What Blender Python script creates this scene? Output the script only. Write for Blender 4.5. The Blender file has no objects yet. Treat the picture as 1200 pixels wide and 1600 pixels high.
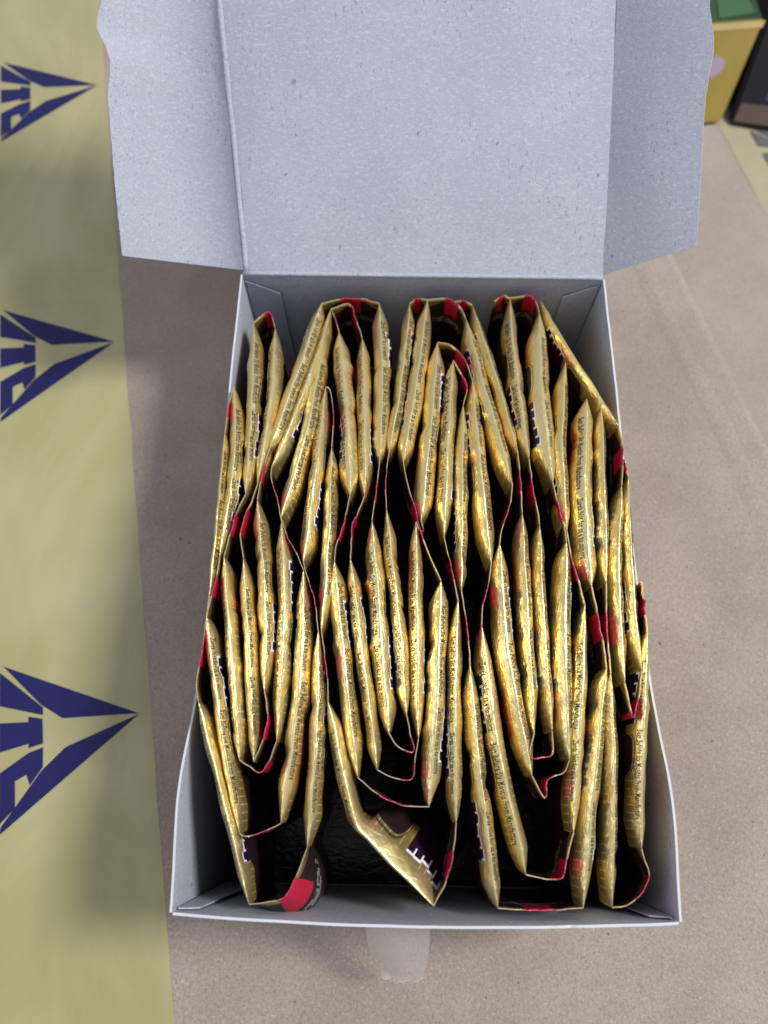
import bpy, bmesh, math, random
from mathutils import Vector, Matrix, noise

scene = bpy.context.scene
MM = 0.001
R = math.radians

# ---------------------------------------------------------------- camera
cam_data = bpy.data.cameras.new('camera')
cam = bpy.data.objects.new('camera', cam_data)
scene.collection.objects.link(cam)
scene.camera = cam
cam_data.sensor_fit = 'VERTICAL'
cam_data.sensor_height = 36.0
cam_data.lens = 25.2
cam_data.clip_start = 0.01
cam_data.clip_end = 50.0
cam.location = (0, 0, 0.254)
cam.rotation_euler = (R(90 - 68.614), 0, R(0.9326))
cam_data.dof.use_dof = True
cam_data.dof.focus_distance = 0.200
cam_data.dof.aperture_fstop = 10.5

# ---------------------------------------------------------------- light of the room
world = bpy.data.worlds.new('World')
scene.world = world
world.use_nodes = True
bg = world.node_tree.nodes['Background']
bg.inputs[0].default_value = (0.86, 0.90, 1.0, 1)
bg.inputs[1].default_value = 0.52

def area_lamp(name, loc, target, size, energy, color):
    d = bpy.data.lights.new(name, 'AREA')
    d.shape = 'RECTANGLE'
    d.size, d.size_y = size
    d.energy = energy
    d.color = color
    o = bpy.data.objects.new(name, d)
    scene.collection.objects.link(o)
    o.location = loc
    o.rotation_euler = (Vector(target) - Vector(loc)).to_track_quat('-Z', 'Y').to_euler()
    return o

area_lamp('ceiling_lamp', (0.92, 0.22, 1.25), (0, 0.06, 0.05), (0.30, 0.30), 23, (1.0, 0.97, 0.93))
area_lamp('side_fill', (-1.25, -0.05, 0.62), (0, 0.1, 0.08), (0.6, 0.6), 2.5, (0.84, 0.90, 1.0))  # added soft fill from the tape side, no such source in view

vs = scene.view_settings
vs.view_transform = 'Standard'
vs.look = 'None'
vs.exposure = 0.22
vs.gamma = 1.0
vs.use_curve_mapping = False
scene.render.engine = 'CYCLES'

SACHETS = [  # key, ridge points in mm (one end, middle, other end), thickness in mm
    ('A0', [(-48.6, 98.1, 65.6), (-47.3, 69.8, 69.1), (-47.1, 47.7, 68.9)], 2.7),
    ('A1', [(-47.9, 115.4, 63.0), (-44.7, 85.9, 67.9), (-45.6, 59.2, 68.6)], 4.6),
    ('A2', [(-45.2, 143.3, 57.4), (-42.3, 116.1, 63.6), (-40.2, 77.6, 68.1)], 4.9),
    ('A3', [(-37.9, 141.0, 57.7), (-36.2, 113.5, 64.2), (-37.2, 80.6, 67.9)], 4.5),
    ('A4', [(-23.4, 151.8, 56.5), (-28.5, 124.3, 61.8), (-34.8, 93.4, 66.2)], 5.4),
    ('A5', [(-20.1, 149.6, 56.7), (-25.3, 119.0, 63.0), (-33.7, 86.4, 67.1)], 4.2),
    ('A6', [(-22.1, 133.9, 59.1), (-24.1, 102.9, 65.8), (-29.8, 70.7, 68.3)], 4.8),
    ('A7', [(-19.8, 115.9, 63.0), (-20.9, 85.2, 68.1), (-22.8, 57.9, 68.6)], 4.6),
    ('A7b', [(-16.8, 93.7, 66.2), (-16.3, 66.5, 69.2), (-17.0, 39.0, 68.5)], 4.1),
    ('A8', [(-16.9, 139.7, 57.9), (-13.0, 106.6, 65.4), (-10.8, 77.9, 68.1)], 5.6),
    ('A9', [(-9.3, 137.2, 58.4), (-7.5, 105.5, 65.5), (-6.7, 77.7, 68.1)], 4.6),
    ('A10', [(-4.0, 152.2, 56.5), (-2.5, 119.3, 63.0), (-2.7, 89.1, 66.9)], 5.4),
    ('A11', [(6.1, 152.3, 56.5), (3.8, 122.1, 62.4), (-0.0, 92.4, 66.4)], 4.0),
    ('A12', [(12.1, 154.1, 56.3), (8.3, 119.5, 63.0), (4.1, 89.2, 66.9)], 5.4),
    ('A13', [(15.1, 135.6, 58.8), (12.4, 102.4, 65.9), (9.1, 70.4, 68.3)], 5.9),
    ('A14', [(19.8, 127.6, 60.6), (17.1, 95.7, 66.8), (15.4, 65.8, 68.4)], 4.9),
    ('A15', [(22.2, 109.5, 64.3), (20.7, 80.6, 68.8), (19.8, 50.5, 68.9)], 4.0),
    ('A16', [(25.4, 119.5, 62.4), (26.2, 87.0, 67.9), (28.1, 58.4, 68.6)], 5.3),
    ('A17', [(24.6, 146.1, 57.2), (30.0, 109.6, 65.1), (35.1, 82.0, 67.9)], 5.2),
    ('A18', [(27.0, 152.1, 56.5), (33.0, 119.9, 63.0), (37.4, 93.1, 66.4)], 3.8),
    ('A19', [(39.8, 155.4, 56.2), (39.2, 125.4, 61.8), (40.5, 90.5, 66.8)], 4.6),
    ('A20', [(49.1, 149.1, 56.9), (46.2, 112.3, 64.8), (46.6, 82.8, 67.8)], 6.8),
    ('A21', [(55.3, 127.6, 60.7), (50.5, 96.2, 66.8), (49.3, 68.0, 68.4)], 4.3),
    ('A22', [(59.7, 112.3, 64.1), (55.4, 81.2, 68.8), (54.6, 52.3, 68.8)], 6.3),
    ('A23', [(63.6, 109.2, 64.5), (60.7, 80.3, 68.8), (58.6, 53.1, 68.8)], 3.6),
    ('A24', [(66.0, 82.1, 67.9), (62.0, 54.9, 69.5), (61.2, 27.0, 67.4)], 4.3),
    ('A25', [(68.3, 85.1, 67.5), (65.6, 56.8, 69.5), (65.8, 30.1, 67.7)], 3.3),
    ('A26', [(68.1, 40.1, 68.5), (64.9, 14.3, 66.1), (63.6, -11.9, 59.7)], 3.9),
    ('B', [(50.0, 154.2, 56.3), (55.2, 138.0, 59.2), (68.0, 102.6, 65.3)], 3.1),
    ('C0', [(-47.4, 42.5, 68.8), (-42.3, 18.6, 67.5), (-35.5, -10.0, 60.4)], 3.9),
    ('C1', [(-44.4, 59.2, 68.6), (-40.1, 32.9, 68.9), (-36.4, 7.1, 64.1)], 4.0),
    ('C2', [(-39.1, 58.6, 68.6), (-35.5, 33.0, 68.9), (-32.8, 6.7, 64.0)], 4.0),
    ('C3', [(-36.8, 76.1, 68.1), (-32.4, 48.1, 69.7), (-30.9, 23.7, 67.3)], 4.6),
    ('C4', [(-29.5, 69.4, 68.3), (-27.0, 43.0, 69.7), (-27.2, 11.6, 65.1)], 4.5),
    ('C5', [(-22.6, 55.6, 68.7), (-22.0, 26.8, 68.3), (-25.4, -7.5, 60.9)], 4.9),
    ('C6', [(-17.8, 39.0, 68.5), (-17.2, 13.0, 66.1), (-18.7, -13.0, 59.7)], 4.5),
    ('D1', [(-47.5, 20.8, 67.1), (-40.1, -1.6, 63.0), (-32.4, -25.8, 57.1)], 3.7),
    ('F', [(-14.6, 21.3, 67.1), (-10.5, 5.6, 64.5), (-7.3, -5.9, 62.0), (-6.2, -8.8, 61.3), (-3.9, -10.8, 60.9), (3.7, -17.6, 59.5), (12.5, -25.5, 56.9)], 4.2),
    ('G1', [(-14.4, 58.1, 68.6), (-10.7, 30.2, 68.6), (-6.6, 3.4, 63.2)], 4.8),
    ('G2', [(-10.1, 58.9, 68.6), (-6.1, 33.5, 68.9), (-1.8, 5.3, 63.6)], 3.8),
    ('G3', [(-4.5, 70.2, 68.3), (-1.7, 40.1, 69.4), (1.1, 13.9, 65.5)], 5.2),
    ('G4', [(-0.5, 73.7, 68.2), (2.8, 45.2, 69.8), (5.4, 18.6, 66.5)], 4.0),
    ('G5', [(7.7, 70.0, 68.3), (8.0, 40.2, 69.4), (8.5, 13.1, 65.3)], 4.2),
    ('G6', [(14.4, 53.1, 68.8), (13.1, 24.2, 68.1), (11.2, -3.1, 61.7)], 5.1),
    ('G7', [(18.9, 47.7, 68.9), (17.6, 19.6, 67.5), (18.0, -6.7, 60.9)], 4.1),
    ('G8', [(21.7, 30.8, 67.8), (24.1, 3.1, 63.8), (28.1, -25.7, 56.7)], 4.6),
    ('G9', [(24.9, 41.0, 68.6), (28.2, 13.7, 66.1), (35.0, -18.1, 58.5)], 4.7),
    ('G10', [(30.6, 63.8, 68.5), (31.7, 32.5, 68.7), (37.0, 4.4, 63.2)], 5.4),
    ('G11', [(37.3, 73.2, 68.2), (36.9, 43.2, 69.6), (37.7, 14.7, 65.5)], 4.0),
    ('G12', [(41.9, 69.8, 68.3), (41.1, 42.4, 69.5), (42.2, 15.1, 65.6)], 3.7),
    ('G13', [(48.9, 64.8, 68.5), (46.1, 34.3, 68.9), (46.4, 8.3, 64.1)], 5.1),
    ('G14', [(52.3, 47.2, 69.0), (49.5, 20.1, 67.5), (47.0, -8.4, 60.5)], 3.9),
    ('G15', [(56.8, 30.9, 67.8), (52.4, 3.6, 63.8), (48.9, -25.3, 56.7)], 4.8),
    ('G16', [(57.8, 29.5, 67.6), (57.4, 5.2, 64.1), (55.9, -25.1, 56.8)], 4.0),
]
SEALS = [  # owner, top edge of the flat seal in mm
    ('A2', [(-45.2, 143.3, 57.4), (-40.6, 147.9, 56.9), (-37.9, 141.0, 57.7)]),
    ('A4', [(-23.4, 151.8, 56.5), (-17.5, 153.9, 56.2), (-10.7, 154.3, 56.2), (-4.0, 152.2, 56.5)]),
    ('A5', [(-20.1, 149.6, 56.7), (-14.0, 151.7, 56.5), (-11.7, 145.6, 57.2), (-9.3, 137.2, 58.4)]),
    ('A8', [(-19.9, 149.1, 56.8), (-18.4, 145.2, 57.3), (-16.9, 139.7, 57.9)]),
    ('A7', [(-19.8, 115.9, 63.0), (-18.3, 114.3, 63.4), (-16.8, 104.6, 64.9), (-16.8, 93.7, 66.2)]),
    ('A11', [(6.1, 152.3, 56.5), (8.7, 154.6, 56.2), (12.1, 154.1, 56.3)]),
    ('A12', [(12.1, 154.1, 56.3), (19.0, 154.8, 56.2), (22.7, 151.5, 56.6), (24.6, 146.1, 57.2)]),
    ('A18', [(21.5, 153.7, 56.3), (24.5, 153.8, 56.3), (27.0, 152.1, 56.5)]),
    ('A13', [(15.1, 135.6, 58.8), (19.6, 134.0, 59.2), (23.6, 127.9, 60.5), (25.4, 119.5, 62.4)]),
    ('A14', [(19.8, 127.6, 60.6), (22.3, 121.6, 61.9), (23.7, 116.6, 63.0), (22.2, 109.5, 64.3)]),
    ('A19', [(34.4, 153.9, 56.3), (37.5, 156.3, 56.1), (39.8, 155.4, 56.2)]),
    ('A20', [(39.8, 155.4, 56.2), (46.5, 156.4, 56.1), (48.3, 154.1, 56.3), (49.1, 149.1, 56.9)]),
    ('A1', [(-47.9, 115.4, 63.0), (-48.6, 108.8, 64.3), (-48.6, 102.9, 65.0), (-48.6, 98.1, 65.6)]),
    ('B', [(68.0, 102.6, 65.3), (68.2, 95.8, 66.1), (67.4, 89.2, 67.0), (66.0, 82.1, 67.9)]),
    ('A25', [(68.1, 91.1, 66.7), (68.2, 88.5, 67.1), (68.3, 85.1, 67.5)]),
    ('A8', [(-10.8, 77.9, 68.1), (-11.7, 72.6, 68.2), (-12.9, 66.4, 68.4), (-14.1, 62.7, 68.5), (-14.4, 58.1, 68.6)]),
    ('A9', [(-6.7, 77.7, 68.1), (-8.6, 71.9, 68.2), (-9.8, 69.5, 68.3), (-10.0, 63.5, 68.5), (-10.1, 58.9, 68.6)]),
    ('A10', [(-2.7, 89.1, 66.9), (-3.2, 82.7, 67.7), (-3.8, 76.6, 68.1), (-4.5, 70.2, 68.3)]),
    ('A11', [(-0.0, 92.4, 66.4), (-0.8, 84.4, 67.5), (-0.7, 77.6, 68.1), (-0.5, 73.7, 68.2)]),
    ('A12', [(4.1, 89.2, 66.9), (5.2, 82.4, 67.8), (7.7, 72.9, 68.2), (10.2, 63.4, 68.5), (14.4, 53.1, 68.8)]),
    ('A13', [(9.1, 70.4, 68.3), (9.7, 67.9, 68.3), (8.8, 67.4, 68.4), (7.7, 70.0, 68.3)]),
    ('A14', [(15.4, 65.8, 68.4), (16.4, 60.8, 68.6), (17.5, 55.7, 68.7), (18.9, 47.7, 68.9)]),
    ('A15', [(19.8, 50.5, 68.9), (20.8, 43.1, 68.8), (21.5, 36.5, 68.3), (21.7, 30.8, 67.8)]),
    ('A16', [(28.1, 58.4, 68.6), (27.0, 51.9, 68.8), (25.4, 46.6, 69.0), (24.9, 41.0, 68.6)]),
    ('A17', [(35.1, 82.0, 67.9), (34.0, 75.3, 68.2), (31.5, 68.5, 68.3), (30.6, 63.8, 68.5)]),
    ('A18', [(37.4, 93.1, 66.4), (37.5, 84.4, 67.6), (37.4, 78.3, 68.1), (37.3, 73.2, 68.2)]),
    ('A19', [(40.5, 90.5, 66.8), (40.7, 81.9, 67.9), (41.6, 74.4, 68.2), (41.9, 69.8, 68.3)]),
    ('A20', [(46.6, 82.8, 67.8), (47.5, 76.1, 68.1), (48.7, 69.3, 68.3), (48.9, 64.8, 68.5)]),
    ('A21', [(49.3, 68.0, 68.4), (50.0, 60.0, 68.6), (51.1, 54.4, 68.8), (52.3, 47.2, 69.0)]),
    ('A22', [(54.6, 52.3, 68.8), (55.8, 42.0, 68.7), (56.5, 36.6, 68.2), (56.8, 30.9, 67.8)]),
    ('A23', [(58.6, 53.1, 68.8), (57.7, 42.9, 68.7), (57.7, 37.1, 68.3), (57.8, 29.5, 67.6)]),
    ('A24', [(61.2, 27.0, 67.4), (62.0, 22.3, 67.0), (62.8, 18.6, 66.3), (64.6, 24.4, 67.2), (65.8, 30.1, 67.7)]),
    ('A26', [(68.1, 53.8, 68.8), (68.1, 47.3, 69.0), (68.1, 40.1, 68.5)]),
    ('A3', [(-37.2, 80.6, 67.9), (-38.5, 75.1, 68.1), (-39.9, 70.6, 68.3), (-40.5, 65.4, 68.4), (-39.1, 58.6, 68.6)]),
    ('A4', [(-34.8, 93.4, 66.2), (-35.5, 89.5, 66.7), (-36.3, 82.6, 67.7), (-36.8, 76.1, 68.1)]),
    ('A5', [(-33.7, 86.4, 67.1), (-33.4, 82.6, 67.7), (-31.2, 76.2, 68.1), (-29.5, 69.4, 68.3)]),
    ('A6', [(-29.8, 70.7, 68.3), (-27.8, 65.4, 68.4), (-25.0, 60.6, 68.5), (-22.6, 55.6, 68.7)]),
    ('A7', [(-22.8, 57.9, 68.6), (-21.6, 53.8, 68.7), (-19.4, 48.1, 68.9), (-17.8, 39.0, 68.5)]),
    ('A2', [(-40.2, 77.6, 68.1), (-42.2, 72.1, 68.2), (-43.3, 65.9, 68.4), (-44.4, 59.2, 68.6)]),
    ('A1', [(-45.6, 59.2, 68.6), (-45.7, 55.5, 68.7), (-46.3, 49.8, 68.8), (-47.4, 42.5, 68.8)]),
    ('A0', [(-47.1, 47.7, 68.9), (-47.5, 36.2, 68.3), (-48.3, 28.1, 67.7), (-48.3, 24.6, 67.4), (-47.5, 20.8, 67.1)]),
    ('A7b', [(-17.0, 39.0, 68.5), (-15.7, 31.8, 67.9), (-14.8, 25.4, 67.4), (-14.6, 21.3, 67.1)]),
    ('C1', [(-36.4, 7.1, 64.1), (-34.1, 5.7, 63.8), (-31.1, 4.2, 63.4), (-29.0, 6.8, 64.0), (-27.2, 11.6, 65.1)]),
    ('C3', [(-30.9, 23.7, 67.3), (-29.8, 18.2, 66.5), (-30.5, 12.5, 65.3), (-32.8, 6.7, 64.0)]),
    ('C0', [(-35.5, -10.0, 60.4), (-33.8, -10.6, 60.3), (-29.5, -9.4, 60.5), (-25.4, -7.5, 60.9)]),
    ('D1', [(-32.4, -25.8, 57.1), (-24.5, -24.4, 57.3), (-21.3, -19.5, 58.4), (-18.7, -13.0, 59.7)]),
    ('G1', [(-6.6, 3.4, 63.2), (-1.9, -0.1, 62.4), (3.9, -2.7, 61.8), (11.2, -3.1, 61.7)]),
    ('G2', [(-1.8, 5.3, 63.6), (1.5, 3.8, 63.2), (6.8, 3.2, 63.1), (7.7, 8.3, 64.2), (8.5, 13.1, 65.3)]),
    ('G3', [(1.1, 13.9, 65.5), (3.0, 11.2, 64.9), (7.2, 9.5, 64.5), (6.4, 14.2, 65.5), (5.4, 18.6, 66.5)]),
    ('F', [(12.5, -25.5, 56.9), (15.8, -19.2, 58.3), (17.4, -12.8, 59.6), (18.0, -6.7, 60.9)]),
    ('G8', [(28.1, -25.7, 56.7), (31.5, -25.9, 56.6), (39.3, -26.0, 56.3), (48.9, -25.3, 56.7)]),
    ('G9', [(35.0, -18.1, 58.5), (38.2, -18.7, 58.3), (43.8, -18.7, 58.3), (45.3, -13.8, 59.3), (47.0, -8.4, 60.5)]),
    ('G10', [(37.0, 4.4, 63.2), (40.1, -0.7, 62.1), (40.8, 3.6, 63.0), (44.7, 5.3, 63.4), (46.4, 8.3, 64.1)]),
    ('G11', [(37.7, 14.7, 65.5), (36.5, 9.1, 64.3), (39.3, 8.8, 64.2), (42.2, 9.8, 64.4), (42.2, 15.1, 65.6)]),
    ('G16', [(55.9, -25.1, 56.8), (60.3, -24.1, 57.1), (65.0, -18.9, 58.2), (63.6, -11.9, 59.7)]),
]

# ---------------------------------------------------------------- helpers
def link(name, me, mat=None, parent=None):
    o = bpy.data.objects.new(name, me)
    scene.collection.objects.link(o)
    if mat is not None:
        for m in (mat if isinstance(mat, (list, tuple)) else [mat]):
            me.materials.append(m)
    if parent is not None:
        o.parent = parent
    return o

def empty(name, loc=(0, 0, 0)):
    o = bpy.data.objects.new(name, None)
    o.empty_display_size = 0.01
    scene.collection.objects.link(o)
    o.location = loc
    return o

def tag(o, label=None, cat=None, group=None, kind=None):
    if label: o['label'] = label
    if cat: o['category'] = cat
    if group: o['group'] = group
    if kind: o['kind'] = kind
    return o

def mesh(name, verts, faces, uvs=None, mats=None, smooth=False):
    me = bpy.data.meshes.new(name)
    me.from_pydata([(v[0] * MM, v[1] * MM, v[2] * MM) for v in verts], [], faces)
    if uvs:
        lay = me.uv_layers.new(name='UVMap')
        for lp in me.loops:
            lay.data[lp.index].uv = uvs[lp.vertex_index]
    if mats:
        for p, m in zip(me.polygons, mats): p.material_index = m
    if smooth:
        for p in me.polygons: p.use_smooth = True
    me.update()
    return me

def spline(pts, n):
    """Catmull-Rom through pts, n samples, evenly spread by arc length."""
    P = [Vector(p) for p in pts]
    P = [P[0] * 2 - P[1]] + P + [P[-1] * 2 - P[-2]]
    raw = []
    for i in range(1, len(P) - 2):
        for k in range(24):
            t = k / 24
            a, b, c, d = P[i - 1:i + 3]
            raw.append(0.5 * (2 * b + (c - a) * t + (2 * a - 5 * b + 4 * c - d) * t * t + (3 * b - a - 3 * c + d) * t ** 3))
    raw.append(P[-2])
    L = [0]
    for i in range(1, len(raw)): L.append(L[-1] + (raw[i] - raw[i - 1]).length)
    out, j = [], 0
    for k in range(n):
        s = L[-1] * k / (n - 1)
        while j < len(L) - 2 and L[j + 1] < s: j += 1
        f = (s - L[j]) / max(1e-9, L[j + 1] - L[j])
        out.append(raw[j].lerp(raw[j + 1], min(1, max(0, f))))
    return out, L[-1]

# node helper -------------------------------------------------------
class G:
    def __init__(self, name):
        self.m = bpy.data.materials.new(name)
        self.m.use_nodes = True
        self.t = self.m.node_tree
        self.t.nodes.clear()
        self.out = self.t.nodes.new('ShaderNodeOutputMaterial')
        self.b = self.t.nodes.new('ShaderNodeBsdfPrincipled')
        self.t.links.new(self.b.outputs[0], self.out.inputs[0])
    def put(self, sock, v):
        if isinstance(v, bpy.types.NodeSocket): self.t.links.new(v, sock)
        else:
            if hasattr(sock.default_value, '__len__') and not hasattr(v, '__len__'): v = (v, v, v)
            if hasattr(v, '__len__') and len(v) == 3 and len(sock.default_value) == 4: v = (*v, 1)
            sock.default_value = v
    def set(self, **kw):
        for k, v in kw.items(): self.put(self.b.inputs[k.replace('_', ' ')], v)
    def n(self, typ, outs=0, props=None, **kw):
        nd = self.t.nodes.new('ShaderNode' + typ)
        for k, v in (props or {}).items(): setattr(nd, k, v)
        for k, v in kw.items(): self.put(nd.inputs[k.replace('_', ' ')], v)
        return nd.outputs[outs]
    def math(self, op, a, b=0.0, c=0.0, clamp=False):
        nd = self.t.nodes.new('ShaderNodeMath')
        nd.operation = op; nd.use_clamp = clamp
        for i, v in enumerate((a, b, c)): self.put(nd.inputs[i], v)
        return nd.outputs[0]
    def step(self, a, lo, hi):          # smooth 0..1 ramp
        nd = self.t.nodes.new('ShaderNodeMapRange')
        nd.interpolation_type = 'SMOOTHSTEP'
        self.put(nd.inputs[0], a); nd.inputs[1].default_value = lo; nd.inputs[2].default_value = hi
        return nd.outputs[0]
    def band(self, a, lo, hi, soft=0.15):
        return self.math('MULTIPLY', self.step(a, lo - soft, lo + soft), self.math('SUBTRACT', 1.0, self.step(a, hi - soft, hi + soft)))
    def mul(self, *a):
        r = a[0]
        for x in a[1:]: r = self.math('MULTIPLY', r, x)
        return r
    def mix(self, f, a, b):
        nd = self.t.nodes.new('ShaderNodeMix')
        nd.data_type = 'RGBA'
        self.put(nd.inputs[0], f); self.put(nd.inputs[6], a); self.put(nd.inputs[7], b)
        return nd.outputs[2]
    def noise(self, scale, detail=3.0, rough=0.55, vec=None, out=0, dist=0.0):
        kw = dict(Scale=scale, Detail=detail, Roughness=rough, Distortion=dist)
        if vec is not None: kw['Vector'] = vec
        return self.n('TexNoise', out, **kw)
    def obj(self):
        return self.n('TexCoord', 3)
    def stretch(self, vec, s):
        nd = self.t.nodes.new('ShaderNodeMapping')
        self.put(nd.inputs[0], vec); nd.inputs[3].default_value = s
        return nd.outputs[0]
    def bump(self, h, strength, dist):
        self.put(self.b.inputs['Normal'], self.n('Bump', Strength=strength, Distance=dist, Height=h))

# ---------------------------------------------------------------- materials
def mat_board():
    g = G('grey_paperboard')
    v = g.obj()
    base = g.mix(g.step(g.noise(30, 5, .65, v), .3, .7), (0.335, 0.358, 0.425), (0.378, 0.402, 0.470))
    base = g.mix(g.math('MULTIPLY', g.step(g.noise(9, 3, .6, v, dist=.8), .5, .75), .18), base, (0.33, 0.345, 0.415))
    fine = g.noise(1900, 3, .7, v)
    base = g.mix(g.math('MULTIPLY', g.step(fine, .44, .64), .42), base, (0.25, 0.255, 0.32))
    lite = g.noise(1300, 2, .6, g.stretch(v, (.5, 1.2, 1.2)))
    base = g.mix(g.math('MULTIPLY', g.step(lite, .52, .68), .36), base, (0.52, 0.545, 0.62))
    fib = g.noise(1700, 2, .5, g.stretch(v, (1.0, .35, .35)), dist=1.2)
    base = g.mix(g.mul(g.step(fib, .615, .70), g.step(g.noise(60, 2, .6, v), .36, .58), .55), base, (0.11, 0.11, 0.17))
    red = g.noise(560, 0, .3, g.stretch(v, (1.3, .8, .8)))
    base = g.mix(g.math('MULTIPLY', g.step(red, .84, .88), .6), base, (0.16, 0.08, 0.13))
    g.set(Base_Color=base, Roughness=.72, Specular_IOR_Level=.25)
    g.bump(g.noise(700, 3, .6, v), .25, .0004)
    return g.m

def mat_edge():
    g = G('white_board_edge')
    g.set(Base_Color=g.mix(g.noise(300), (.42, .44, .49), (.58, .60, .64)), Roughness=.8)
    return g.m

def mat_outside():
    g = G('printed_board_outside')
    g.set(Base_Color=g.mix(g.noise(60), (.10, .012, .018), (.14, .02, .02)), Roughness=.3)
    return g.m

def mat_kraft(name, a, b):
    g = G(name)
    v = g.obj()
    base = g.mix(g.step(g.noise(22, 5, .62, v), .3, .7), a, b)
    fib = g.noise(1300, 4, .7, g.stretch(v, (1, .7, 1)), dist=.7)
    base = g.mix(g.math('MULTIPLY', g.step(fib, .46, .62), .46), base, tuple(x * .62 for x in a))
    lt = g.noise(1500, 3, .65, g.stretch(v, (.7, 1, 1)), dist=.7)
    base = g.mix(g.math('MULTIPLY', g.step(lt, .54, .66), .32), base, tuple(min(1, x * 1.6) for x in b))
    sp = g.noise(520, 0, .3, v)
    base = g.mix(g.math('MULTIPLY', g.step(sp, .83, .87), .7), base, (0.07, 0.05, 0.04))
    g.set(Base_Color=base, Roughness=.82, Specular_IOR_Level=.2)
    h = g.math('ADD', g.noise(650, 3, .6, v), g.math('MULTIPLY', g.noise(30, 3, .5, v), 2.0))
    g.bump(h, .35, .0005)
    return g.m

def mat_tape():
    g = G('yellow_packing_tape')
    v = g.obj()
    w = g.step(g.noise(16, 4, .6, g.stretch(v, (1, .45, 1)), dist=1.2), .3, .72)
    base = g.mix(w, (0.300, 0.278, 0.128), (0.390, 0.362, 0.195))
    pale = g.step(g.noise(9, 3, .5, v), .55, .75)
    base = g.mix(g.math('MULTIPLY', pale, .35), base, (0.38, 0.36, 0.24))
    g.set(Base_Color=base, Roughness=.27, Specular_IOR_Level=.5)
    h = g.math('ADD', g.noise(24, 4, .6, g.stretch(v, (1, .5, 1)), dist=1.5), g.math('MULTIPLY', g.noise(160, 2, .6, v), .12))
    g.bump(h, .45, .0016)
    return g.m

def mat_plain(name, col, rough=.5, metal=0.0, var=.12, scale=80.0, spec=.5):
    g = G(name)
    c2 = tuple(max(0, x * (1 - 2 * var)) for x in col)
    g.set(Base_Color=g.mix(g.noise(scale, 3, .6, g.obj()), c2, tuple(min(1, x * (1 + var)) for x in col)), Roughness=rough, Metallic=metal, Specular_IOR_Level=spec)
    return g.m

GOLD_A = (0.66, 0.53, 0.26)
GOLD_B = (0.80, 0.56, 0.13)
BLACK = (0.020, 0.011, 0.011)

def foil_finish(g, col, goldmask, uvv):
    rough = g.math('ADD', .25, g.math('MULTIPLY', g.noise(.7, 2, .5, uvv), .12))
    g.set(Base_Color=col, Metallic=g.math('MULTIPLY', goldmask, .84), Roughness=rough, Specular_IOR_Level=.35)
    wr = g.noise(.42, 2.5, .5, g.stretch(uvv, (1.0, 1.6, 1.0)), dist=.8)
    cr = g.noise(3.2, 2, .6, g.stretch(uvv, (1.0, .45, 1.0)))
    h = g.math('ADD', wr, g.math('MULTIPLY', cr, .045))
    g.bump(h, .50, .00060)

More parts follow.
